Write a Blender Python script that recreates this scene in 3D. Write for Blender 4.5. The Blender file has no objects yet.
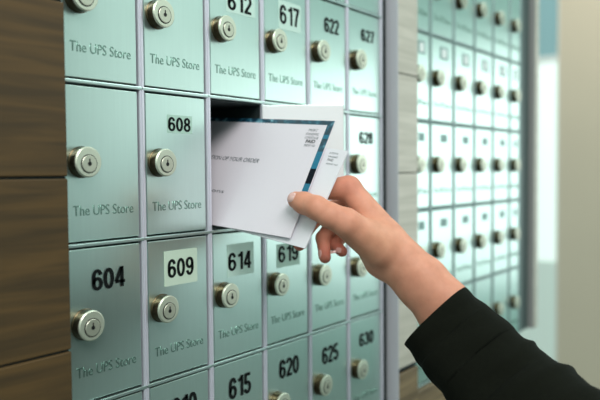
import bpy, bmesh, math, random
import numpy as np
from mathutils import Vector, Matrix
from mathutils.bvhtree import BVHTree
random.seed(7)
S = bpy.context.scene
COL = S.collection

# ------------------------------------------------------------------ camera
F = 690.0
R = np.array([[0.60696546, -0.03747352, 0.79384423],
              [-0.79468737, -0.01849221, 0.60673719],
              [-0.00805664, -0.99912651, -0.04100386]])      # world <- camera (right, down, forward)
CAM = np.array([-0.34483084, -0.52205895, 0.06329504])
P = 0.089            # mailbox pitch
H = 0.14351          # mailbox row height

def cam2w(c):
    return R @ np.asarray(c, float) + CAM
def dirw(x, y):
    return R @ np.array([(x - 300) / F, (y - 200) / F, 1.0])
def cpt(x, y, z):
    return np.array([(x - 300) / F * z, (y - 200) / F * z, z])
def wpt(x, y, z):
    return cam2w(cpt(x, y, z))
def wall(x, y, yy=0.0):
    d = dirw(x, y); t = (yy - CAM[1]) / d[1]
    p = CAM + d * t
    return p[0], p[2]
def onx(x, y, X):
    d = dirw(x, y); t = (X - CAM[0]) / d[0]
    p = CAM + d * t
    return p[1], p[2]

cd = bpy.data.cameras.new('camera'); cam = bpy.data.objects.new('camera', cd); COL.objects.link(cam)
cd.sensor_width = 36; cd.lens = 36 * F / 600; cd.clip_start = 0.01
M = Matrix.Identity(4)
for i in range(3):
    M[i][0] = R[i, 0]; M[i][1] = -R[i, 1]; M[i][2] = -R[i, 2]; M[i][3] = CAM[i]
cam.matrix_world = M
cd.dof.use_dof = True; cd.dof.focus_distance = 0.675; cd.dof.aperture_fstop = 3.9
S.camera = cam
S.view_settings.view_transform = 'Standard'
S.view_settings.look = 'None'
S.cycles.use_denoising = True

# ------------------------------------------------------------------ materials
def lin(c):
    return tuple(((v / 255) / 12.92 if v / 255 <= 0.04045 else ((v / 255 + 0.055) / 1.055) ** 2.4) for v in c) + (1,)

def new_mat(name):
    m = bpy.data.materials.new(name); m.use_nodes = True
    nt = m.node_tree
    return m, nt, nt.nodes['Principled BSDF']

def plain(name, rgb, rough=0.5, metal=0.0, spec=0.5, noise=0.0, scale=40, bump=0.0, stretch=(1, 1, 1)):
    m, nt, b = new_mat(name)
    b.inputs['Roughness'].default_value = rough
    b.inputs['Metallic'].default_value = metal
    b.inputs['Specular IOR Level'].default_value = spec
    c = lin(rgb)
    if noise > 0 or bump > 0:
        tc = nt.nodes.new('ShaderNodeTexCoord'); mp = nt.nodes.new('ShaderNodeMapping')
        mp.inputs['Scale'].default_value = stretch
        nz = nt.nodes.new('ShaderNodeTexNoise'); nz.inputs['Scale'].default_value = scale; nz.inputs['Detail'].default_value = 4
        nt.links.new(tc.outputs['Object'], mp.inputs['Vector']); nt.links.new(mp.outputs['Vector'], nz.inputs['Vector'])
        mx = nt.nodes.new('ShaderNodeMix'); mx.data_type = 'RGBA'
        mx.inputs[6].default_value = tuple(v * (1 - noise) for v in c[:3]) + (1,)
        mx.inputs[7].default_value = tuple(min(1, v * (1 + noise)) for v in c[:3]) + (1,)
        nt.links.new(nz.outputs['Fac'], mx.inputs[0]); nt.links.new(mx.outputs[2], b.inputs['Base Color'])
        if bump > 0:
            bp = nt.nodes.new('ShaderNodeBump'); bp.inputs['Strength'].default_value = bump; bp.inputs['Distance'].default_value = 0.001
            nt.links.new(nz.outputs['Fac'], bp.inputs['Height']); nt.links.new(bp.outputs['Normal'], b.inputs['Normal'])
    else:
        b.inputs['Base Color'].default_value = c
    return m

def wood_mat(name, dark, light, rough=0.45):
    m, nt, b = new_mat(name)
    tc = nt.nodes.new('ShaderNodeTexCoord'); mp = nt.nodes.new('ShaderNodeMapping'); mp.inputs['Scale'].default_value = (2.5, 2.5, 42)
    nz = nt.nodes.new('ShaderNodeTexNoise'); nz.inputs['Scale'].default_value = 2.2; nz.inputs['Detail'].default_value = 6; nz.inputs['Distortion'].default_value = 0.6
    rp = nt.nodes.new('ShaderNodeValToRGB')
    rp.color_ramp.elements[0].position = 0.36; rp.color_ramp.elements[0].color = lin(dark)
    rp.color_ramp.elements[1].position = 0.66; rp.color_ramp.elements[1].color = lin(light)
    nt.links.new(tc.outputs['Object'], mp.inputs['Vector']); nt.links.new(mp.outputs['Vector'], nz.inputs['Vector'])
    nt.links.new(nz.outputs['Fac'], rp.inputs['Fac']); nt.links.new(rp.outputs['Color'], b.inputs['Base Color'])
    b.inputs['Roughness'].default_value = rough
    return m

MAT = {}
MAT['door'] = plain('brushed_metal_door', (207, 228, 221), 0.28, 0.92, noise=0.035, scale=30, stretch=(14, 14, 0.6))
MAT['frame'] = plain('frame_metal', (222, 219, 230), 0.35, 0.5)
MAT['frame_far'] = plain('far_frame_metal', (150, 170, 168), 0.45, 0.6)
MAT['rail'] = plain('rail_metal', (190, 208, 204), 0.3, 0.9)
MAT['gap'] = plain('dark_gap', (26, 38, 38), 0.7)
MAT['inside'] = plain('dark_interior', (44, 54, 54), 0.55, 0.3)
MAT['nickel'] = plain('satin_nickel', (216, 219, 200), 0.42, 0.8)
MAT['lock_side'] = plain('shaded_lock_side', (92, 80, 60), 0.3, 1.0)  # lock metal darkened on its side, shade put into the colour
MAT['plug'] = plain('lock_plug', (204, 204, 186), 0.4, 0.8)
MAT['black'] = plain('black_print', (12, 16, 16), 0.6, spec=0.15)
MAT['keyway'] = plain('keyway', (16, 16, 14), 0.6)
MAT['letter'] = plain('raised_letter', (128, 156, 146), 0.3, 0.9)
MAT['stick_grey'] = plain('grey_sticker', (198, 224, 213), 0.55)
MAT['stick_cream'] = plain('cream_sticker', (200, 217, 198), 0.55)
MAT['stick_clear'] = plain('pale_sticker', (172, 202, 188), 0.4)
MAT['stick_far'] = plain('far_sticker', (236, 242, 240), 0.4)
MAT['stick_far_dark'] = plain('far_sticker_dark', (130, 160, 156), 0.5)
MAT['door_in'] = plain('white_door_inside', (240, 240, 242), 0.5)
MAT['lilac'] = plain('white_edge_trim', (186, 186, 192), 0.45)
MAT['channel'] = plain('grey_channel', (62, 80, 78), 0.5)
MAT['greytrim'] = plain('grey_edge_trim', (150, 150, 148), 0.5)
MAT['wood'] = wood_mat('dark_walnut', (60, 44, 17), (86, 63, 28), 0.7)
MAT['wood_pale'] = wood_mat('pale_wood', (184, 178, 164), (204, 197, 184))
MAT['wood_brown'] = wood_mat('brown_wood', (96, 78, 54), (140, 118, 86))
MAT['beige'] = plain('beige_paint', (204, 192, 172), 0.8, noise=0.03, scale=3)
MAT['added_teal'] = plain('added_teal_wall', (150, 196, 188), 0.8)
MAT['added_dark'] = plain('added_dark_wall', (122, 148, 144), 0.8)
MAT['white_paint'] = plain('white_paint', (226, 228, 226), 0.7)
MAT['floor'] = plain('floor_tile', (96, 100, 96), 0.5, noise=0.1, scale=5)
MAT['paper'] = plain('white_paper', (226, 218, 226), 0.7, noise=0.015, scale=300)
MAT['paper2'] = plain('white_paper_rear', (228, 226, 232), 0.7)
MAT['teal'] = plain('blue_print', (14, 108, 138), 0.5, noise=0.2, scale=120)
MAT['navy'] = plain('navy_print', (8, 16, 28), 0.7, spec=0.2)
MAT['print'] = plain('grey_print', (86, 92, 98), 0.6)
MAT['printdark'] = plain('dark_print', (28, 30, 34), 0.6)
# marbled dark teal
m, nt, b = new_mat('marbled_teal_print')
tc = nt.nodes.new('ShaderNodeTexCoord'); nz = nt.nodes.new('ShaderNodeTexNoise'); nz.inputs['Scale'].default_value = 110; nz.inputs['Detail'].default_value = 5
rp = nt.nodes.new('ShaderNodeValToRGB')
e = rp.color_ramp.elements
e[0].position = 0.40; e[0].color = lin((10, 46, 64)); e[1].position = 0.66; e[1].color = lin((120, 168, 184))
k = e.new(0.54); k.color = lin((18, 78, 100))
nt.links.new(tc.outputs['Object'], nz.inputs['Vector']); nt.links.new(nz.outputs['Fac'], rp.inputs['Fac']); nt.links.new(rp.outputs['Color'], b.inputs['Base Color'])
b.inputs['Roughness'].default_value = 0.5
MAT['marble'] = m
# skin
m, nt, b = new_mat('skin')
at_ = nt.nodes.new('ShaderNodeAttribute'); at_.attribute_name = 'tint'
tc = nt.nodes.new('ShaderNodeTexCoord'); nz = nt.nodes.new('ShaderNodeTexNoise'); nz.inputs['Scale'].default_value = 70; nz.inputs['Detail'].default_value = 4
mx = nt.nodes.new('ShaderNodeMix'); mx.data_type = 'RGBA'; mx.blend_type = 'MULTIPLY'; mx.inputs[0].default_value = 1.0
rp = nt.nodes.new('ShaderNodeValToRGB'); rp.color_ramp.elements[0].color = (0.86, 0.82, 0.80, 1); rp.color_ramp.elements[1].color = (1, 1, 1, 1)
rp.color_ramp.elements[0].position = 0.3; rp.color_ramp.elements[1].position = 0.65
nt.links.new(tc.outputs['Object'], nz.inputs['Vector']); nt.links.new(nz.outputs['Fac'], rp.inputs['Fac'])
nt.links.new(at_.outputs['Color'], mx.inputs[6]); nt.links.new(rp.outputs['Color'], mx.inputs[7]); nt.links.new(mx.outputs[2], b.inputs['Base Color'])
b.inputs['Roughness'].default_value = 0.55; b.inputs['Specular IOR Level'].default_value = 0.35
b.inputs['Subsurface Weight'].default_value = 0.12
b.inputs['Subsurface Radius'].default_value = (1.0, 0.35, 0.2); b.inputs['Subsurface Scale'].default_value = 0.004
nz2 = nt.nodes.new('ShaderNodeTexNoise'); nz2.inputs['Scale'].default_value = 420; nz2.inputs['Detail'].default_value = 3
bp = nt.nodes.new('ShaderNodeBump'); bp.inputs['Strength'].default_value = 0.12; bp.inputs['Distance'].default_value = 0.001
nt.links.new(tc.outputs['Object'], nz2.inputs['Vector']); nt.links.new(nz2.outputs['Fac'], bp.inputs['Height']); nt.links.new(bp.outputs['Normal'], b.inputs['Normal'])
MAT['skin'] = m
MAT['nail'] = plain('fingernail', (232, 186, 178), 0.22)
m = plain('dark_jacket_cloth', (15, 17, 10), 0.95, spec=0.15, noise=0.25, scale=220, bump=0.4)
MAT['cloth'] = m
def emit(name, rgb, s):
    m, nt, b = new_mat(name)
    b.inputs['Base Color'].default_value = lin(rgb); b.inputs['Roughness'].default_value = 0.2
    b.inputs['Emission Color'].default_value = lin(rgb); b.inputs['Emission Strength'].default_value = s
    return m
MAT['pane_white'] = emit('bright_frosted_pane', (214, 228, 222), 0.75)
MAT['pane_teal'] = emit('teal_pane', (112, 146, 150), 0.5)
MAT['pane_low'] = emit('dim_pane', (176, 192, 184), 0.5)

# ------------------------------------------------------------------ helpers
def obj(name, me, parent=None, mats=None):
    o = bpy.data.objects.new(name, me); COL.objects.link(o)
    if parent is not None: o.parent = parent
    if mats:
        for mm in (mats if isinstance(mats, (list, tuple)) else [mats]): me.materials.append(MAT[mm])
    return o
def thing(name, label, cat, loc=(0, 0, 0), group=None):
    o = bpy.data.objects.new(name, None); COL.objects.link(o); o.empty_display_size = 0.02
    o.location = loc
    return tag(o, label, cat, group)
def tag(o, label=None, cat=None, group=None, kind=None):
    if label: o['label'] = label
    if cat: o['category'] = cat
    if group: o['group'] = group
    if kind: o['kind'] = kind
    return o
def box(bm, x0, x1, y0, y1, z0, z1, mi=0, bev=0.0):
    vs = [bm.verts.new(v) for v in ((x0, y0, z0), (x1, y0, z0), (x1, y1, z0), (x0, y1, z0), (x0, y0, z1), (x1, y0, z1), (x1, y1, z1), (x0, y1, z1))]
    fs = [bm.faces.new([vs[i] for i in f]) for f in ((0, 1, 5, 4), (1, 2, 6, 5), (2, 3, 7, 6), (3, 0, 4, 7), (4, 5, 6, 7), (3, 2, 1, 0))]
    for f in fs: f.material_index = mi
    if bev > 0:
        r = bmesh.ops.bevel(bm, geom=list({e for f in fs for e in f.edges}), offset=bev, segments=2, profile=0.5, affect='EDGES')
        for f in r['faces']: f.material_index = mi
    return fs
def mesh(bm, name, smooth=False):
    bmesh.ops.recalc_face_normals(bm, faces=bm.faces)
    me = bpy.data.meshes.new(name); bm.to_mesh(me); bm.free()
    if smooth:
        me.shade_smooth()
    return me
def boxmesh(name, *a, bev=0.0):
    bm = bmesh.new(); box(bm, *a, bev=bev); return mesh(bm, name)
def lathe(bm, prof, n=40, mi=0):
    """prof: (radius, height) list; axis -Y (towards the viewer)"""
    rings = []
    for r, h in prof:
        rings.append([bm.verts.new((r * math.cos(2 * math.pi * i / n), -h, r * math.sin(2 * math.pi * i / n))) for i in range(n)] if r > 1e-7 else [bm.verts.new((0, -h, 0))])
    for a, b in zip(rings, rings[1:]):
        for i in range(n):
            j = (i + 1) % n
            if len(a) == 1: f = bm.faces.new((a[0], b[i], b[j]))
            elif len(b) == 1: f = bm.faces.new((a[i], a[j], b[0]))
            else: f = bm.faces.new((a[i], a[j], b[j], b[i]))
            f.material_index = mi; f.smooth = True
def text_mesh(name, body, w, h, extrude=0.0, offset=0.0, shear=0.0, lines=False):
    """text outlines as a mesh in the XY plane, centred, scaled to w x h"""
    cu = bpy.data.curves.new(name, 'FONT'); cu.body = body; cu.size = 1; cu.offset = offset; cu.extrude = extrude; cu.shear = shear
    cu.resolution_u = 4
    o = bpy.data.objects.new('tmp', cu)
    me = bpy.data.meshes.new_from_object(o)
    bpy.data.objects.remove(o); bpy.data.curves.remove(cu)
    me.name = name
    n = len(me.vertices); co = np.empty(n * 3); me.vertices.foreach_get('co', co); co = co.reshape(-1, 3)
    lo, hi = co.min(0), co.max(0)
    co[:, 0] = (co[:, 0] - (lo[0] + hi[0]) / 2) * (w / (hi[0] - lo[0]))
    co[:, 1] = (co[:, 1] - (lo[1] + hi[1]) / 2) * (h / (hi[1] - lo[1]))
    me.vertices.foreach_set('co', co.ravel()); me.materials.clear()
    me.update()
    return me
def arc(cx, cy, rx, ry, a0, a1, n=18):
    return [(cx + rx * math.cos(math.radians(a0 + (a1 - a0) * i / n)), cy + ry * math.sin(math.radians(a0 + (a1 - a0) * i / n))) for i in range(n + 1)]
SIX = [arc(.26, .31, .185, .245, 0, 360, 30), arc(.26, .60, .185, .335, 22, 180) + [(.075, .31)]]
DIG = {'0': [arc(.26, .5, .185, .435, 0, 360, 36)],
       '1': [[(.33, 0), (.33, 1)], [(.36, .90), (.08, .76)]],
       '2': [arc(.26, .70, .185, .235, 170, -28) + [(.10, .07)], [(.03, .065), (.50, .065)]],
       '3': [arc(.25, .735, .17, .2, 165, -90), arc(.25, .29, .19, .225, 90, -165)],
       '4': [[(.37, 0), (.37, 1)], [(.35, .97), (.06, .29)], [(.02, .27), (.53, .27)]],
       '5': [[(.09, .935), (.47, .935)], [(.135, .96), (.105, .50)], arc(.25, .31, .19, .245, 140, -160)],
       '6': SIX, '9': [[(.52 - x, 1 - y) for x, y in st] for st in SIX],
       '7': [[(.02, .935), (.50, .935)], [(.43, .92), (.30, .55), (.20, 0)]],
       '8': [arc(.26, .735, .16, .2, 0, 360, 30), arc(.26, .285, .185, .22, 0, 360, 30)]}
def digits_mesh(name, body, w, h, sw=0.178):
    """bold condensed numerals in the XZ plane facing -Y, centred, w x h"""
    bm = bmesh.new(); x0 = 0
    for ch in body:
        for st in DIG[ch]:
            closed = math.hypot(st[0][0] - st[-1][0], st[0][1] - st[-1][1]) < 1e-5
            q = [np.array(v) for v in (st[:-1] if closed else st)]; n = len(q); L = []
            for i in range(n):
                a = q[(i - 1) % n] if closed or i > 0 else q[i]; b = q[(i + 1) % n] if closed or i < n - 1 else q[i]
                d = b - a; d = d / np.linalg.norm(d); nn = np.array([-d[1] * sw / 2, d[0] * sw * 0.43])
                L.append((q[i] + nn, q[i] - nn))
            vv = [(bm.verts.new((x0 + l[0], 0, l[1])), bm.verts.new((x0 + r[0], 0, r[1]))) for l, r in L]
            for i in range(n if closed else n - 1):
                a, b = vv[i], vv[(i + 1) % n]
                bm.faces.new((a[0], a[1], b[1], b[0]))
        x0 += 0.47 if ch == '1' else 0.585
    xs = [v.co.x for v in bm.verts]; zs_ = [v.co.z for v in bm.verts]
    lx, hx, lz, hz = min(xs), max(xs), min(zs_), max(zs_)
    for v in bm.verts:
        v.co.x = (v.co.x - (lx + hx) / 2) * w / (hx - lx); v.co.z = (v.co.z - (lz + hz) / 2) * h / (hz - lz)
    for f in bm.faces:
        f.normal_update()
        if f.normal.y > 0: f.normal_flip()
    me = bpy.data.meshes.new(name); bm.to_mesh(me); bm.free(); return me
def to_wall(me):           # XY text plane -> XZ plane facing -Y
    me.transform(Matrix(((1, 0, 0, 0), (0, 0, -1, 0), (0, 1, 0, 0), (0, 0, 0, 1))))
    return me

# ------------------------------------------------------------------ mailboxes
DW, DH = P - 0.0096, H - 0.0068      # door size
LKX, LKZ = 0.235 * P - P / 2, H * 0.51 - H / 2
def door_mesh():
    bm = bmesh.new(); box(bm, -DW / 2, DW / 2, -0.0008, 0.0022, -DH / 2, DH / 2, bev=0.0007); return mesh(bm, 'door')
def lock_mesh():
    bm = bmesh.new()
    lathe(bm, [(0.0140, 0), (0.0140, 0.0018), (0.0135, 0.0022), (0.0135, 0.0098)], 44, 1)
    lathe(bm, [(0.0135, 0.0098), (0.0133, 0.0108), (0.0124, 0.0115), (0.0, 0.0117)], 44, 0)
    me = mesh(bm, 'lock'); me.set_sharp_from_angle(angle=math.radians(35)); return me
def plug_mesh():
    bm = bmesh.new()
    lathe(bm, [(0.0084, 0.0112), (0.0083, 0.01185), (0.0074, 0.01185)], 36, 1)
    lathe(bm, [(0.0076, 0.0114), (0.0075, 0.0122), (0.0071, 0.0125), (0.0, 0.0126)], 36, 0)
    box(bm, -0.0005, 0.0007, -0.0128, -0.0122, -0.0010, 0.0044, 1)
    lathe(bm, [(0.0019, 0.0122), (0.0019, 0.0128), (0.0, 0.0128)], 16, 1)
    for v in bm.verts: v.co.z -= 0.0016
    me = mesh(bm, 'lock_plug'); me.set_sharp_from_angle(angle=math.radians(35)); return me
ME_DOOR, ME_LOCK, ME_PLUG = door_mesh(), lock_mesh(), plug_mesh()
ME_DOOR.materials.append(MAT['door']); ME_LOCK.materials.append(MAT['nickel']); ME_LOCK.materials.append(MAT['lock_side']);  ME_PLUG.materials.append(MAT['plug']); ME_PLUG.materials.append(MAT['keyway'])
ME_TXT = to_wall(text_mesh('engraved_lettering', 'The UPS Store', 0.0655, 0.0092, extrude=0.05)); 
# extrude was in text units; set the letter thickness directly
for v in ME_TXT.vertices: v.co.y = -0.00035 if v.co.y < 0 else 0.0
ME_TXT.materials.append(MAT['letter'])

proto = thing('mailbox', 'x', 'mailbox')
pd = obj('door', ME_DOOR, proto)
pl = obj('lock', ME_LOCK, proto); pl.location = (LKX, -0.0008, LKZ)
pp = obj('lock_plug', ME_PLUG, pl)
pt = obj('engraved_lettering', ME_TXT, pd); pt.location = (0.0, -0.0008, H * 0.213 - H / 2)
first = True
def dup(root):
    r = root.copy(); COL.objects.link(r)
    for ch in list(root.children):
        c = ch.copy(); COL.objects.link(c); c.parent = r
        for g in list(ch.children):
            d = g.copy(); COL.objects.link(d); d.parent = c
    return r
def mailbox(x, z, label, group, lettering=True):
    global first
    if first:
        r = proto; first = False
    else:
        r = dup(proto)
    r.location = (x, 0, z)
    r['label'] = label; r['group'] = group; r['category'] = 'mailbox'
    return r
def part(r, name):
    return [c for c in r.children if c.name.split('.')[0] == name][0]

ROWS = {'T': 2.5, 'A': 1.5, 'B': 0.5, 'C': -0.5, 'D': -1.5, 'U': 3.5}
ROWN = {'T': 'topmost cut off row', 'A': 'row above the open box', 'B': 'row of the open box', 'C': 'row just below the open box', 'D': 'bottom row'}
COLN = ['beside the dark wood', 'second column from dark wood', 'third column from dark wood', 'fourth column from dark wood', 'fifth column from dark wood', 'last column before pale post']
# readable numbers: (row, col): text, pixel centre, pixel w, pixel h, sticker rect, sticker material
NUM = {('A', 2): ('612', (239, 3.5), 24, 18, (225.5, -8, 254, 15), 'stick_grey'),
       ('A', 3): ('617', (288.8, 16.3), 19.5, 19, (278, 3, 300, 31), 'stick_grey'),
       ('A', 4): ('622', (331, 26.3), 14.5, 15, None, None),
       ('A', 5): ('627', (367, 36.5), 13, 12, None, None),
       ('B', 1): ('608', (178.6, 124.6), 22.5, 14, (166.5, 115.5, 191.3, 133.5), 'stick_clear'),
       ('B', 5): ('628', (365.5, 138), 13.5, 12, None, None),
       ('C', 0): ('604', (108, 278), 33, 21, None, None),
       ('C', 1): ('609', (180, 267), 26, 18.5, (163.5, 249.5, 196.5, 284), 'stick_cream'),
       ('C', 2): ('614', (239, 260.5), 23, 18, (226.5, 243, 253, 275), 'stick_grey'),
       ('C', 3): ('619', (287.6, 253), 20, 16.5, (276, 243, 299, 266), 'stick_clear'),
       ('D', 1): ('610', (184, 405), 25, 21, None, None),
       ('D', 2): ('615', (239.5, 385.5), 22, 21, None, None),
       ('D', 3): ('620', (288.6, 366.5), 19.5, 18.5, None, None),
       ('D', 4): ('625', (329.8, 353.5), 16, 17, None, None),
       ('D', 5): ('630', (365.8, 338), 14, 13, None, None)}
g1 = 'near bank of metal mailboxes'
boxes = {}
for row in 'TABCD':
    for c in range(6):
        if (row, c) == ('B', 2): continue
        x, z = (c + 0.5) * P, ROWS[row] * H
        n = NUM.get((row, c))
        lab = ('near mailbox numbered ' + n[0] if n else 'near unnumbered mailbox') + ', ' + ROWN[row] + ', ' + COLN[c]
        if (row, c) == ('B', 0): lab = 'metal mailbox without any number, beside dark wood, in the row of the open box'
        r = mailbox(x, z, lab, g1)
        boxes[(row, c)] = r
        if n:
            d = part(r, 'door')
            px, py = n[1]
            X, Z = wall(px, py)
            x0, _ = wall(px - n[2] / 2, py); x1, _ = wall(px + n[2] / 2, py)
            _, z0 = wall(px, py + n[3] / 2); _, z1 = wall(px, py - n[3] / 2)
            if n[4]:
                a = n[4]; cx, cy = (a[0] + a[2]) / 2, (a[1] + a[3]) / 2
                sx0, _ = wall(a[0], cy); sx1, _ = wall(a[2], cy); _, sz0 = wall(cx, a[3]); _, sz1 = wall(cx, a[1])
                s = obj('number_sticker', boxmesh('number_sticker', sx0 - x, sx1 - x, -0.00115, -0.0007, sz0 - z, sz1 - z), d, n[5])
            me = digits_mesh('number', n[0], abs(x1 - x0), abs(z1 - z0))
            t = obj('number', me, d, 'black'); t.location = (X - x, -0.0014, Z - z)
# the open mailbox: door swung outward on its right-hand hinge, compartment behind
om = thing('mailbox', 'open metal mailbox with its door swung out, envelopes sticking out of it', 'mailbox', (2.5 * P, 0, 0.5 * H), g1)
hinge = thing('door', None, None); hinge.parent = om
for kk in ('label', 'category'):
    if kk in hinge: del hinge[kk]
bpy.data.objects.remove(hinge)
bm = bmesh.new(); box(bm, -DW - 0.015, 0, -0.0015, 0.0015, -DH / 2, DH / 2, 0, bev=0.0006)
box(bm, -DW - 0.0144, -0.0006, 0.0014, 0.0022, -DH / 2 + 0.001, DH / 2 - 0.001, 1)
od = obj('door', mesh(bm, 'open_door'), om, ['door', 'door_in'])
od.location = (P / 2 - 0.0035, -0.003, 0); od.rotation_euler = (0, 0, math.radians(128))
od['label'] = 'open door with a white inner face'
ol = obj('lock', ME_LOCK, om); ol.parent = od; ol.location = (-DW / 2 + LKX, -0.0015, LKZ)
ot = obj('engraved_lettering', ME_TXT, od); ot.location = (-DW / 2, -0.0015, H * 0.213 - H / 2)
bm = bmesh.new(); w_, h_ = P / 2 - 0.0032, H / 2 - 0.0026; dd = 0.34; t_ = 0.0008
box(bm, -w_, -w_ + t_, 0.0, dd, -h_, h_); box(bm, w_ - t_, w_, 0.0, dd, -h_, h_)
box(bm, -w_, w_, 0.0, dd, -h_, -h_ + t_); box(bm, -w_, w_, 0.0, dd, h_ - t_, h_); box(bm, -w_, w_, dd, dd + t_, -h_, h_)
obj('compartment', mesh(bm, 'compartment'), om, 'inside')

# far bank
PD = 0.0175
XA, _ = wall(387, 200); XB, _ = wall(418, 200, -PD)
print('far bank start', XB / P)
X2 = XB + 0.004
EDGE = [X2] + [k * P for k in (7.78, 8.78, 9.78, 10.78, 11.78, 12.46)]
ORD = ['first', 'second', 'third', 'fourth', 'fifth', 'sixth']
RN2 = {'U': 'topmost row at frame edge', 'T': 'second row from top', 'A': 'third row from top', 'B': 'fourth row from top', 'C': 'fifth row from top', 'D': 'lowest row'}
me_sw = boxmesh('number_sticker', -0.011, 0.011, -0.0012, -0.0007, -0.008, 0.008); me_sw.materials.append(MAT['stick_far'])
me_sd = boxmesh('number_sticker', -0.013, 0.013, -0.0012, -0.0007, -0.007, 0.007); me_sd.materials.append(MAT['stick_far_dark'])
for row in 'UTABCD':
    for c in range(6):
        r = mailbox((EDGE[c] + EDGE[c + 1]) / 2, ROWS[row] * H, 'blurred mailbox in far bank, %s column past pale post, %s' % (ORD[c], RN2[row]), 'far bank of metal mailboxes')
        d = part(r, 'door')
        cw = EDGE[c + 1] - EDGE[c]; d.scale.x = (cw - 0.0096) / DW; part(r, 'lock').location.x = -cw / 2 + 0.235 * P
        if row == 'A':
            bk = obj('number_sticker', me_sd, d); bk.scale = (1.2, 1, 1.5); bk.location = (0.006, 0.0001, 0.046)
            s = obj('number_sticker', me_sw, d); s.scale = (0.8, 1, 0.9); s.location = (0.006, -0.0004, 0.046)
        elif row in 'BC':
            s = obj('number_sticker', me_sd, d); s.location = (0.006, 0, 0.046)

xp, _ = wall(528.5, 200)
# frames of the two banks
def bank_frame(x0, zlo, zhi, label, edges, hole=None, ew=0.017, fm='frame', hw=0.0031):
    t = thing('mailbox_rack', label, 'frame', (x0, 0, zlo * H))
    wid = (edges[-1] - x0) / P
    for ed in edges:
        bm = bmesh.new(); x = ed - x0
        box(bm, x - hw, x + hw, -0.0022, 0.004, 0, (zhi - zlo) * H, 0, bev=0.0008)
        box(bm, x - 0.0009, x + 0.0009, -0.0030, -0.0018, 0, (zhi - zlo) * H, 0, bev=0.0004)
        obj('vertical_divider', mesh(bm, 'vertical_divider'), t, fm)
    for r in range(zhi - zlo + 1):
        z = r * H
        bm = bmesh.new(); box(bm, 0.0, wid * P, -0.0030, 0.004, z - 0.0016, z + 0.0016, 0, bev=0.0007)
        obj('horizontal_rail', mesh(bm, 'horizontal_rail'), t, 'rail' if fm == 'frame' else fm)
    bm = bmesh.new()
    if hole:
        hx0, hx1, hz0, hz1 = hole
        box(bm, 0, hx0, 0.003, 0.006, 0, (zhi - zlo) * H); box(bm, hx1, 6 * P, 0.003, 0.006, 0, (zhi - zlo) * H)
        box(bm, hx0, hx1, 0.003, 0.006, 0, hz0); box(bm, hx0, hx1, 0.003, 0.006, hz1, (zhi - zlo) * H)
    else:
        box(bm, 0, wid * P, 0.003, 0.006, 0, (zhi - zlo) * H)
    obj('back_plate', mesh(bm, 'back_plate'), t, 'gap')
    # right-hand end channel
    obj('end_channel', boxmesh('end_channel', wid * P + 0.0032, wid * P + ew, 0.0005, 0.006, 0, (zhi - zlo) * H), t, 'gap' if fm == 'frame' else 'channel')
    return t
bank_frame(0, -2, 3, 'silver metal grid frame holding the near mailboxes beside dark wood', [k * P for k in range(7)], (2 * P + 0.003, 3 * P - 0.003, 2 * H + 0.0025, 3 * H - 0.0025))
bank_frame(X2, -2, 4, 'silver metal grid frame holding the blurred far mailboxes', EDGE, None, xp - EDGE[-1] - 0.001, 'frame_far', 0.0040)

# ------------------------------------------------------------------ wood panels, walls
_, zs = wall(60, 177.5, -0.010)
HB = 0.1475
def boards(name, label, x0, x1, y0, y1, zlo, zhi, m):
    """horizontal boards with grooves; one mesh"""
    bm = bmesh.new()
    n0 = int(math.floor((zlo - zs) / HB)); n1 = int(math.ceil((zhi - zs) / HB))
    for n in range(n0, n1):
        a, b_ = max(zlo, zs + n * HB + 0.0010), min(zhi, zs + (n + 1) * HB - 0.0010)
        if b_ - a > 0.004: box(bm, x0, x1, y0, y1, a, b_, 0, bev=0.0012)
    box(bm, x0 + 0.001, x1 - 0.001, y0 + 0.003, y1, zlo, zhi, 1)
    o = obj(name, mesh(bm, name), None, [m, 'gap'])
    tag(o, label, 'wood panel')
    return o
xe, _ = wall(68, 180, -0.012)
boards('wooden_cladding', 'dark walnut wall cladding of wide boards beside the near mailboxes', xe - 0.5, xe, -0.012, 0.02, -0.7, 0.7, 'wood')
# pale post between the banks
ZL4 = -2 * H
post = thing('wood_post', 'pale narrow wooden post with white edge between the two mailbox banks', 'post', (XA, 0, ZL4 - 0.4))
xa, xb = XA, XB
def pboards(parent, x0, x1, y0, y1, zlo, zhi, m, oz, ox):
    bm = bmesh.new()
    n0 = int(math.floor((zlo - zs) / HB)); n1 = int(math.ceil((zhi - zs) / HB))
    for n in range(n0, n1):
        a, b_ = max(zlo, zs + n * HB + 0.0008), min(zhi, zs + (n + 1) * HB - 0.0008)
        if b_ - a > 0.004: box(bm, x0 - ox, x1 - ox, y0, y1, a - oz, b_ - oz, 0, bev=0.001)
    box(bm, x0 + 0.001 - ox, x1 - 0.001 - ox, y0 + 0.002, y1, zlo - oz, zhi - oz, 1)
    return obj('board_face', mesh(bm, 'board_face'), parent, [m, 'gap'])
_, zb = wall(409, 368, -PD)
pboards(post, xa + 0.002, xb, -PD, 0.01, zb, 0.75, 'wood_pale', ZL4 - 0.4, XA)
obj('edge_trim', boxmesh('edge_trim', 0, 0.0019, -PD - 0.001, 0.01, 0, 1.4), post, 'lilac')
lb = pboards(post, xa + 0.002, xb, -PD, 0.01, ZL4 - 0.4, zb - 0.003, 'wood_brown', ZL4 - 0.4, XA); lb['label'] = 'brown lower boards'
# base boards under the far bank
o = obj('wooden_cladding', boxmesh('wooden_cladding', xb + 0.001, 12.2 * P, -0.010, 0.02, ZL4 - 0.4, ZL4 - 0.0025, bev=0.001), None, 'wood_brown'); tag(o, 'brown wooden board under the far mailbox bank', 'wood panel')
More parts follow.
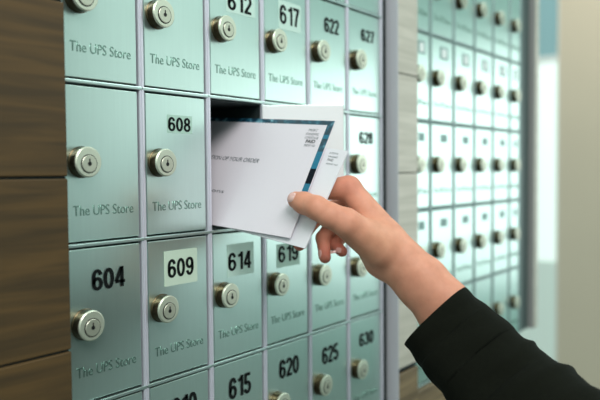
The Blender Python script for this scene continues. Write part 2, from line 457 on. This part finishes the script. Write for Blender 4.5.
# end post right of far bank
ep = thing('end_post', 'grey end post closing off the far mailbox bank', 'post', (xp, 0, ZL4))
obj('post_face', boxmesh('post_face', 0.002, 0.03, -0.0115, 0.36, 0, 6.2 * H, bev=0.001), ep, 'wood_pale')
obj('edge_trim', boxmesh('edge_trim', 0, 0.0019, -0.0125, 0.36, 0, 6.2 * H), ep, 'greytrim')
# room
WX = 4.0
ZF = CAM[2] - 1.45
tag(obj('wall_back', boxmesh('wall_back', -1.2, xp + 0.03, 0.37, 0.45, ZF, 1.3), None, 'white_paint'), kind='structure')
yb0, _ = onx(557.5, 200, WX)
yb1, _ = onx(533, 200, WX)
_, zt = onx(547, 56, WX); _, zm = onx(547, 262, WX); _, zl = onx(547, 330, WX)
tag(obj('wall_right', boxmesh('wall_right', WX, WX + 0.1, -0.45, yb0, ZF, 2.2), None, 'beige'), kind='structure')
tag(obj('wall_right_far', boxmesh('wall_right_far', WX, WX + 0.1, yb1 + 0.15, 2.2, ZF, 2.2), None, 'white_paint'), kind='structure')
bm = bmesh.new(); box(bm, WX, WX + 0.1, -3.4, -0.45, 0.85, 2.2); box(bm, WX, WX + 0.1, -3.4, -0.45, ZF, -0.66)
tag(obj('added_window_wall', mesh(bm, 'added_window_wall'), None, 'added_teal'), kind='structure')  # unseen wall, added so the far doors mirror teal above the window
tag(obj('added_wall_front', boxmesh('added_wall_front', -1.6, 2.3, -3.5, -3.4, ZF, 2.0), None, 'added_dark'), kind='structure')  # unseen wall, added to darken what the left doors reflect
tag(obj('floor', boxmesh('floor', -1.6, WX + 0.1, -3.9, 2.2, ZF - 0.05, ZF), None, 'floor'), kind='structure')
win = bpy.data.objects.new('window_1', None); COL.objects.link(win); win.location = (WX, yb0, ZF); tag(win, kind='structure')
ww = yb1 + 0.15 - yb0
obj('pane', boxmesh('pane', 0.03, 0.04, 0.006, ww - 0.02, zt - ZF, 2.2 - ZF), win, 'pane_teal')
obj('pane', boxmesh('pane', 0.03, 0.04, 0.006, ww - 0.02, zm - ZF, zt - ZF - 0.03), win, 'pane_white')
obj('pane', boxmesh('pane', 0.03, 0.04, 0.006, ww - 0.02, 0.02, zm - ZF), win, 'pane_low')
bm = bmesh.new(); box(bm, 0, 0.06, 0, 0.006, 0, 2.2 - ZF); box(bm, 0, 0.06, ww - 0.02, ww, 0, 2.2 - ZF); box(bm, 0.01, 0.06, 0.006, ww - 0.02, zt - ZF - 0.03, zt - ZF)
obj('window_frame', mesh(bm, 'window_frame'), win, 'white_paint')

# ------------------------------------------------------------------ envelopes (local frame: u to the left, v down, n to the viewer)
U = np.array([-859., -106., 690.]); U /= np.linalg.norm(U)
V = np.array([-814., 2103., -690.]); V -= U * (V @ U); V /= np.linalg.norm(V)
N = np.cross(U, V)
TR = cpt(335, 121, 0.717)
if N @ TR > 0: N = -N
def card_frame(origin, u, v):
    n = np.cross(u, v)
    m = Matrix.Identity(4)
    # local x = -u (reading direction), y = -v (up), z = towards the viewer
    wx, wy = R @ (-u), R @ (-v); wz = np.cross(wx, wy)
    o = cam2w(origin)
    for i in range(3):
        m[i][0] = wx[i]; m[i][1] = wy[i]; m[i][2] = wz[i]; m[i][3] = o[i]
    return m
def hit(px, py, origin):
    d = cpt(px, py, 1.0); t = (origin @ N) / (d @ N)
    return d * t
def loc2(px, py, origin, u, v):
    q = hit(px, py, origin) - origin
    return -(q @ u), -(q @ v)
BR = hit(290, 238, TR); hc = (BR - TR) @ V
print('card height', hc, 'skew', (BR - TR) @ U, 'z at BR', BR[2])
LC = 0.225
def sheet(name, xs, ys, matidx, th=0.0012):
    """xs right->left offsets (negative), ys downwards (negative); grid of cells with a material each; a slim solid"""
    bm = bmesh.new(); g = [[bm.verts.new((x, y, 0)) for y in ys] for x in xs]; h = [[bm.verts.new((x, y, -th)) for y in ys] for x in xs]
    for i in range(len(xs) - 1):
        for j in range(len(ys) - 1):
            f = bm.faces.new((g[i][j], g[i + 1][j], g[i + 1][j + 1], g[i][j + 1])); f.material_index = matidx(i, j)
            bm.faces.new((h[i][j], h[i][j + 1], h[i + 1][j + 1], h[i + 1][j]))
    nx, ny = len(xs), len(ys)
    for i in range(nx - 1):
        bm.faces.new((g[i][0], h[i][0], h[i + 1][0], g[i + 1][0])); bm.faces.new((g[i + 1][-1], h[i + 1][-1], h[i][-1], g[i][-1]))
    for j in range(ny - 1):
        bm.faces.new((g[0][j + 1], h[0][j + 1], h[0][j], g[0][j])); bm.faces.new((g[-1][j], h[-1][j], h[-1][j + 1], g[-1][j + 1]))
    return mesh(bm, name)
# front mailer
e1 = thing('envelope', 'white printed mailer with a blue border, front one held under the thumb', 'envelope', group='letters being pulled from the open mailbox')
e1.matrix_world = card_frame(TR, U, V)
def vat(py):           # position along the right edge for a picture height
    t = (py - 121) / 117.0
    return (hit(335 - 45 * t, py, TR) - TR) @ V
ys = [0, -0.0052, -vat(135), -vat(139), -vat(152), -vat(169), -vat(180), -vat(184), -vat(192), -hc]
xs = [0, -0.0078, -LC]
rm = ['marble', 'marble', 'marble', 'teal_hi', 'marble', 'teal', 'navy', 'navy', 'teal', 'paper']
slots = ['paper', 'marble', 'teal', 'navy']
def mi1(i, j):
    if j == 0: return 1
    if i == 0: return [1, 1, 2, 1, 2, 3, 3, 2, 0][j]
    return 0
obj('printed_sheet', sheet('printed_sheet', xs, ys, mi1), e1, slots)
def card_text(parent, body, px0, px1, py, hpx, origin, u, v, m, nm, shear=0.0, off=0.0):
    a = loc2(px0, py, origin, u, v); b_ = loc2(px1, py, origin, u, v)
    c0 = loc2((px0 + px1) / 2, py - hpx / 2, origin, u, v); c1 = loc2((px0 + px1) / 2, py + hpx / 2, origin, u, v)
    me = text_mesh(nm, body, abs(b_[0] - a[0]), abs(c0[1] - c1[1]), shear=shear, offset=off)
    o = obj(nm, me, parent, m); mid = loc2((px0 + px1) / 2, py, origin, u, v); o.location = (mid[0], mid[1], 0.0002)
    return o
card_text(e1, 'PRINTED INFORMATION OF YOUR ORDER'[8:], 190, 258.5, 158.2, 4.0, TR, U, V, 'print', 'printed_text', 0.25, 0.01)
card_text(e1, 'ations', 203, 224.5, 190.3, 3.4, TR, U, V, 'print', 'printed_text', 0, 0.0)
for s_, y_, h_, w_, m_, o_ in (('PRSRT', 130.3, 2.6, 9, 'print', 0.0), ('STANDARD', 134.2, 2.4, 13, 'print', 0), ('US POSTAGE', 137.9, 2.6, 13.5, 'print', 0), ('PAID', 141.5, 3.4, 9.5, 'printdark', 0.03), ('PERMIT NO', 145.6, 2.4, 11, 'print', 0)):
    xc = 313.5 - (y_ - 130) * 0.25
    card_text(e1, s_, xc - w_ / 2, xc + w_ / 2, y_, h_, TR, U, V, m_, 'postage_mark', 0, o_)
# rear envelope
O2 = TR - N * 0.004
an = math.radians(-4.0)
U2 = U * math.cos(an) + V * math.sin(an); V2 = -U * math.sin(an) + V * math.cos(an)
T2 = hit(348, 151, O2)
t2 = (O2 @ N) / (cpt(348, 151, 1.0) @ N); T2 = cpt(348, 151, 1.0) * t2
q = cpt(307, 249, 1.0); q = q * ((O2 @ N) / (q @ N)); h2 = (q - T2) @ V2
print('rear height', h2, 'skew', (q - T2) @ U2)
e2 = thing('envelope', 'plain white envelope behind the blue bordered mailer, its corner poking out to the right', 'envelope', group='letters being pulled from the open mailbox')
e2.matrix_world = card_frame(T2, U2, V2)
obj('printed_sheet', sheet('printed_sheet', [0, -0.03, -0.165], [0, -0.03, -h2], lambda i, j: 0), e2, 'paper2')
def hit2(px, py):
    d = cpt(px, py, 1.0); q = d * ((O2 @ N) / (d @ N)) - T2
    return -(q @ U2), -(q @ V2)
for s_, px, py, w_, h_, m_ in (('US POSTAGE', 334, 153.4, 9, 1.8, 'print'), ('STANDARD', 333, 157, 10, 1.8, 'print'), ('PAID', 330.5, 160.0, 6, 2.6, 'printdark'), ('PERMIT NO', 332, 164.5, 12, 1.8, 'print')):
    a, b_ = hit2(px - w_ / 2, py), hit2(px + w_ / 2, py); c0, c1 = hit2(px, py - h_ / 2), hit2(px, py + h_ / 2)
    o = obj('postage_mark', text_mesh('postage_mark', s_, abs(b_[0] - a[0]), abs(c1[1] - c0[1])), e2, m_); mm = hit2(px, py); o.location = (mm[0], mm[1], 0.0002)

# ------------------------------------------------------------------ hand and forearm: one continuous surface from a distance field
def surface_nets(Fd, org, h):
    s = Fd < 0
    nx, ny, nz = Fd.shape
    c = [(i, j, k) for i in (0, 1) for j in (0, 1) for k in (0, 1)]
    def cor(a, o): return a[o[0]:nx - 1 + o[0], o[1]:ny - 1 + o[1], o[2]:nz - 1 + o[2]]
    cnt = sum(cor(s, o).astype(np.int8) for o in c)
    act = (cnt > 0) & (cnt < 8)
    idx = np.argwhere(act); m = len(idx)
    vid = -np.ones(act.shape, np.int64); vid[act] = np.arange(m)
    acc = np.zeros((m, 3)); num = np.zeros(m)
    fv = {o: Fd[idx[:, 0] + o[0], idx[:, 1] + o[1], idx[:, 2] + o[2]] for o in c}
    for a in c:
        for ax in range(3):
            if a[ax] == 0:
                b = list(a); b[ax] = 1; b = tuple(b)
                A, B = fv[a], fv[b]; x = (A < 0) != (B < 0)
                t = np.where(x, A / np.where(x, A - B, 1), 0)
                pos = np.tile(np.array(a, float), (m, 1)); pos[:, ax] += t
                acc += pos * x[:, None]; num += x
    vs = (idx + acc / num[:, None]) * h + org
    quads = []
    for ax in range(3):
        o1, o2 = [(1, 2), (2, 0), (0, 1)][ax]
        A = s; sl = [slice(None)] * 3; sl2 = [slice(None)] * 3; sl[ax] = slice(0, -1); sl2[ax] = slice(1, None)
        x = A[tuple(sl)] != A[tuple(sl2)]
        e = np.argwhere(x)
        ok = (e[:, o1] > 0) & (e[:, o2] > 0) & (e[:, o1] < Fd.shape[o1] - 1) & (e[:, o2] < Fd.shape[o2] - 1)
        e = e[ok]
        d1 = np.zeros(3, int); d1[o1] = 1; d2 = np.zeros(3, int); d2[o2] = 1
        q = [vid[tuple((e - a).T)] for a in (d1 * 0, d1, d1 + d2, d2)]
        q = np.stack(q, 1)
        flip = s[tuple(e.T)]
        q[~flip] = q[~flip][:, ::-1]
        quads.append(q)
    return vs, np.concatenate(quads)

def smin(a, b, k):
    h = np.clip(0.5 + 0.5 * (b - a) / k, 0, 1)
    return b + (a - b) * h - k * h * (1 - h)

def cone(Pt, a, b, ra, rb):
    a = np.asarray(a); ba = np.asarray(b) - a
    t = np.clip(((Pt - a) @ ba) / (ba @ ba), 0, 1)
    return np.linalg.norm(Pt - a - t[..., None] * ba, axis=-1) - (ra + (rb - ra) * t)

def mm(x, y, z):                     # picture position + depth -> camera space millimetres
    return cpt(x, y, z) * 1000

J = dict(
    th=[(296.0, 200.0, .6825, 8.6), (304, 203, .676, 10.6), (316, 207.5, .6655, 11.2), (330, 215.5, .662, 12.0), (346, 222.5, .664, 13.8), (378, 246, .682, 18)],
    ix=[(348.8, 188, .710, 12.4), (315, 190, .714, 10), (300, 206, .7105, 8), (291, 221, .7075, 6.6)],
    md=[(358, 202, .736, 12), (322, 212, .757, 8.8), (306, 230, .742, 7.8), (299.5, 245.0, .722, 6.4)],
    rg=[(363, 217, .748, 11.5), (334, 222, .766, 8.8), (323, 238, .752, 7.9), (325, 257.5, .733, 6.4)],
    pk=[(366, 230, .754, 11), (344, 233, .772, 7.8), (335, 245, .758, 7.0), (342, 251.5, .744, 6.0)])
def hand_field(Pt):
    def chain(c, k):
        d = None
        for a, b in zip(c, c[1:]):
            e = cone(Pt, mm(*a[:3]), mm(*b[:3]), a[3], b[3]); d = e if d is None else smin(d, e, k)
        return d
    palm = None
    def add(a, b, ra, rb, k=11):
        nonlocal palm
        e = cone(Pt, mm(*a), mm(*b), ra, rb); palm = e if palm is None else smin(palm, e, k)
    # forearm (flattened) and wrist
    add((389, 251, .692), (424, 281, .683), 19.5, 18.5); add((393, 245, .692), (427.5, 276, .682), 17, 14.5); add((383, 257, .700), (417, 288, .690), 17, 17.5)
    add((424, 281, .683), (460, 322, .668), 18.5, 20); add((427.5, 276, .682), (449, 300, .674), 14.5, 17); add((417, 288, .690), (440, 316, .682), 17.5, 19)
    add((449, 300, .674), (472, 324, .664), 17, 16); add((440, 316, .682), (466, 338, .670), 19, 16)
    # metacarpals
    add((349, 188.5, .711), (381, 231, .697), 12.2, 17); add((358, 202, .734), (388, 243, .705), 12.5, 16)
    add((363, 217, .748), (386, 253, .714), 12, 15); add((366, 230, .754), (385, 260, .718), 11, 12.5)
    # thenar and hypothenar pads
    add((352, 228, .676), (379, 247, .686), 13.5, 18); add((366, 241, .700), (382, 262, .702), 12.5, 14)
    add((376.5, 265, .704), (384, 267, .702), 9.5, 11.5, 6)
    d = palm
    th = chain(J['th'], 4); d = smin(d, th, 7)
    prev = None
    fing = None
    for f in ('ix', 'md', 'rg', 'pk'):
        e = chain(J[f], 3); fing = e if fing is None else smin(fing, e, 1.2)
    d = smin(d, fing, 5)
    return d
h_ = 1.25
lo = np.array([-14., -32., 635.]); hi = np.array([215., 185., 800.])
dims = ((hi - lo) / h_).astype(int) + 1
FD = np.empty(dims, np.float32)
gy, gz = np.meshgrid(lo[1] + np.arange(dims[1]) * h_, lo[2] + np.arange(dims[2]) * h_, indexing='ij')
for i0 in range(0, dims[0], 16):
    xs_ = lo[0] + np.arange(i0, min(i0 + 16, dims[0])) * h_
    Pt = np.stack([np.broadcast_to(xs_[:, None, None], (len(xs_),) + gy.shape), np.broadcast_to(gy, (len(xs_),) + gy.shape), np.broadcast_to(gz, (len(xs_),) + gy.shape)], -1)
    FD[i0:i0 + len(xs_)] = hand_field(Pt)
FD[0] = FD[-1] = 9; FD[:, 0] = FD[:, -1] = 9; FD[:, :, 0] = FD[:, :, -1] = 9
vs, qs = surface_nets(FD, lo, h_)
# light Laplacian smoothing
nb = np.concatenate([qs[:, [0, 1]], qs[:, [1, 2]], qs[:, [2, 3]], qs[:, [3, 0]]]); nb = np.concatenate([nb, nb[:, ::-1]])
for it in range(3):
    acc = np.zeros_like(vs); np.add.at(acc, nb[:, 0], vs[nb[:, 1]]); num = np.bincount(nb[:, 0], minlength=len(vs))[:, None]
    vs = vs * 0.5 + 0.5 * acc / np.maximum(num, 1)
base = np.array(lin((222, 155, 128))[:3]); red = np.array(lin((204, 118, 100))[:3]); pale = np.array(lin((214, 160, 128))[:3])
col = np.tile(base, (len(vs), 1))
def blend(c, r, to, amt):
    global col
    w = np.exp(-((np.linalg.norm(vs - mm(*c), axis=1) / r) ** 2))[:, None] * amt
    col = col * (1 - w) + to * w
blend((294, 201, .688), 12, red, 0.5)
for f in ('md', 'rg', 'pk', 'ix'):
    blend(J[f][3][:3], 16, red, 0.9)
blend((350, 186, .705), 18, red, 0.45); blend((345, 222, .668), 18, red, 0.25); blend((376, 240, .67), 25, pale, 0.5)
wv = (R @ (vs.T / 1000)).T + CAM
me = bpy.data.meshes.new('person'); me.from_pydata(wv.tolist(), [], qs.tolist()); me.update()
ca = me.color_attributes.new('tint', 'FLOAT_COLOR', 'POINT'); ca.data.foreach_set('color', np.concatenate([col, np.ones((len(col), 1))], 1).ravel().astype(np.float32))
me.shade_smooth()
bm = bmesh.new(); bm.from_mesh(me); bmesh.ops.recalc_face_normals(bm, faces=bm.faces); bm.to_mesh(me); 
bvh = BVHTree.FromBMesh(bm); bm.free()
person = obj('person', me, None, 'skin')
tag(person, 'arm of a person in a dark jacket reaching in to pull letters from the mailbox', 'person')

def nail(c, axis_to, outward, ln, wd, name='fingernail'):
    """nail plate laid on the finger: c centre (picture, depth); axis towards the tip; outward = direction the nail faces (camera space)"""
    c = mm(*c) / 1000; ax = mm(*axis_to) / 1000 - c; ax /= np.linalg.norm(ax)
    n = np.array(outward, float); n -= ax * (n @ ax); n /= np.linalg.norm(n); s = np.cross(ax, n)
    bm = bmesh.new(); rings = []
    cen = None
    NR, NA = 5, 24
    def drop(a, b):
        o = c + ax * a + s * b + n * 0.02
        w = Vector(cam2w(o)); d = Vector((R @ (-n)))
        h, nn, _, _ = bvh.ray_cast(w, d, 0.05)
        if h is None: h = Vector(cam2w(c + ax * a + s * b)); nn = Vector(R @ n)
        return h, nn
    for r in range(NR + 1):
        ring = []
        for i in range(NA):
            t = 2 * math.pi * i / NA
            ca_, sa_ = math.cos(t), math.sin(t)
            sq = (abs(ca_) ** 3 + abs(sa_) ** 3) ** (-1 / 3)
            rr = r / NR
            h, nn = drop(ca_ * sq * ln / 2 * rr, sa_ * sq * wd / 2 * rr)
            lift = 0.0005 if r < NR else -0.0003
            ring.append(bm.verts.new(h + nn * lift))
            if r == 0: break
        rings.append(ring)
    for i in range(NA): bm.faces.new((rings[0][0], rings[1][i], rings[1][(i + 1) % NA]))
    for a, b in zip(rings[1:], rings[2:]):
        for i in range(NA): bm.faces.new((a[i], b[i], b[(i + 1) % NA], a[(i + 1) % NA]))
    return obj(name, mesh(bm, name, True), person, 'nail')
nail((293.5, 199.2, .6825), (286, 196.8, .6875), (-0.2, -0.3, -0.95), 0.0130, 0.0115)
nail((323, 254, .735), (326, 262, .729), (-0.85, 0.1, -0.5), 0.010, 0.008)
nail((340.0, 250, .744), (346, 250.6, .740), (0.05, 0.05, -1), 0.0085, 0.0065)

# sleeve: loft along the forearm
path = [((436, 317), 42.0, .672, .038), ((456, 338), 44.5, .662, .040), ((482, 366), 49.5, .645, .043), ((516, 402), 57, .618, .047), ((556, 445), 68, .58, .052), ((610, 500), 80, .54, .056), ((680, 570), 96, .50, .06)]
bm = bmesh.new(); NS, NA = 72, 56
ctr = [cpt(c[0], c[1], z) for c, a, z, d in path]; A = [a / F * z for c, a, z, d in path]; D = [d for c, a, z, d in path]
def lerp(arr, t):
    i = min(int(t), len(arr) - 2); f = t - i; return arr[i] * (1 - f) + arr[i + 1] * f
rings = []
rg_ = np.random.RandomState(3); ph = rg_.rand(12) * 6.28
def ring(t, shrink=0.0, wr=1.0):
    c = lerp(ctr, t); a = lerp(A, t) - shrink; d = lerp(D, t) - shrink
    tt = min(t, len(path) - 1.01); ax = lerp(ctr, tt + 0.01) - lerp(ctr, max(0, tt - 0.01)); ax /= np.linalg.norm(ax)
    up = np.array([0.67, -0.74, 0.0]); up -= ax * (up @ ax); up /= np.linalg.norm(up); sd = np.cross(ax, up)
    out = []
    for i in range(NA):
        th = 2 * math.pi * i / NA
        w = 0.0
        env = min(1, t / 0.6)
        w += env * 0.0012 * math.sin(3.1 * t + 2 * math.sin(th + ph[0]) + ph[1]) + env * 0.0006 * math.sin(7.3 * t + 3 * math.cos(th * 2 + ph[2]) + ph[3])
        # a few gathered folds at the elbow side
        for cc, ww, aa in ((2.45, .10, .0032), (3.25, .10, .0035), (3.9, .15, .004)):
            w += aa * math.exp(-((t + 0.12 * math.sin(th * 2 + cc) - cc) / ww) ** 2) * (0.5 + 0.5 * math.cos(th + 0.4))
        w *= wr
        k3 = (abs(math.cos(th)) ** 2.6 + abs(math.sin(th)) ** 2.6) ** (-1 / 2.6)
        out.append(bm.verts.new(cam2w(c + up * (math.cos(th) * k3 * (a + w)) + sd * (math.sin(th) * k3 * (d + w)))))
    return out
ts = [i / NS * (len(path) - 1.001) for i in range(NS + 1)]
inner = [ring(0.35, 0.003, 0), ring(0.15, 0.0028, 0), ring(0.03, 0.0025, 0), ring(0.0, 0.0013, 0)]
rings = inner + [ring(t) for t in ts]
for a, b in zip(rings, rings[1:]):
    for i in range(NA):
        j = (i + 1) % NA
        bm.faces.new((a[i], a[j], b[j], b[i]))
# stitched cuff band ridge is part of the cloth
sl = obj('jacket_sleeve', mesh(bm, 'jacket_sleeve', True), person, 'cloth')
sl['label'] = 'dark olive jacket sleeve'

# ------------------------------------------------------------------ light
def area(name, loc, target, sx, sy, power, rgb):
    l = bpy.data.lights.new(name, 'AREA'); l.shape = 'RECTANGLE'; l.size = sx; l.size_y = sy; l.energy = power; l.color = lin(rgb)[:3]
    o = bpy.data.objects.new(name, l); COL.objects.link(o); o.location = loc
    o.rotation_euler = (Vector(target) - Vector(loc)).to_track_quat('-Z', 'Y').to_euler()
    return o
area('window_light', (WX - 0.05, -2.0, 0.09), (0.5, -1.5, 0.09), 2.6, 1.48, 20, (238, 250, 248))
area('overhead_fill', (-0.6, -1.25, 1.4), (0.25, 0, 0), 1.1, 0.8, 30, (252, 250, 248))  # unseen key lamp added to brighten the envelopes and hand
area('overhead_fill', (2.9, 0.2, 1.7), (4.0, 0.6, 0.2), 0.6, 0.6, 13, (255, 248, 236))  # unseen lamp added to lighten the beige far wall
area('overhead_fill', (1.6, -1.0, 1.5), (1.2, 0, 0), 1.2, 0.6, 12, (238, 252, 248))
w = bpy.data.worlds.new('World'); S.world = w; w.use_nodes = True
nt = w.node_tree; bg = nt.nodes['Background']
tc = nt.nodes.new('ShaderNodeTexCoord'); sx = nt.nodes.new('ShaderNodeSeparateXYZ'); rp = nt.nodes.new('ShaderNodeValToRGB'); mr = nt.nodes.new('ShaderNodeMapRange')
mr.inputs[1].default_value = -1; mr.inputs[2].default_value = 1
nt.links.new(tc.outputs['Generated'], sx.inputs[0]); nt.links.new(sx.outputs['Z'], mr.inputs[0]); nt.links.new(mr.outputs[0], rp.inputs['Fac']); nt.links.new(rp.outputs['Color'], bg.inputs['Color'])
e = rp.color_ramp.elements
e[0].position = 0.25; e[0].color = (0.08, 0.10, 0.10, 1); e[1].position = 0.92; e[1].color = (0.30, 0.42, 0.39, 1)
for p_, c_ in ((0.40, (0.17, 0.23, 0.23, 1)), (0.47, (0.46, 0.57, 0.56, 1)), (0.55, (0.86, 1.0, 0.95, 1)), (0.68, (0.66, 0.86, 0.79, 1))):
    k_ = e.new(p_); k_.color = c_
bg.inputs['Strength'].default_value = 1.12
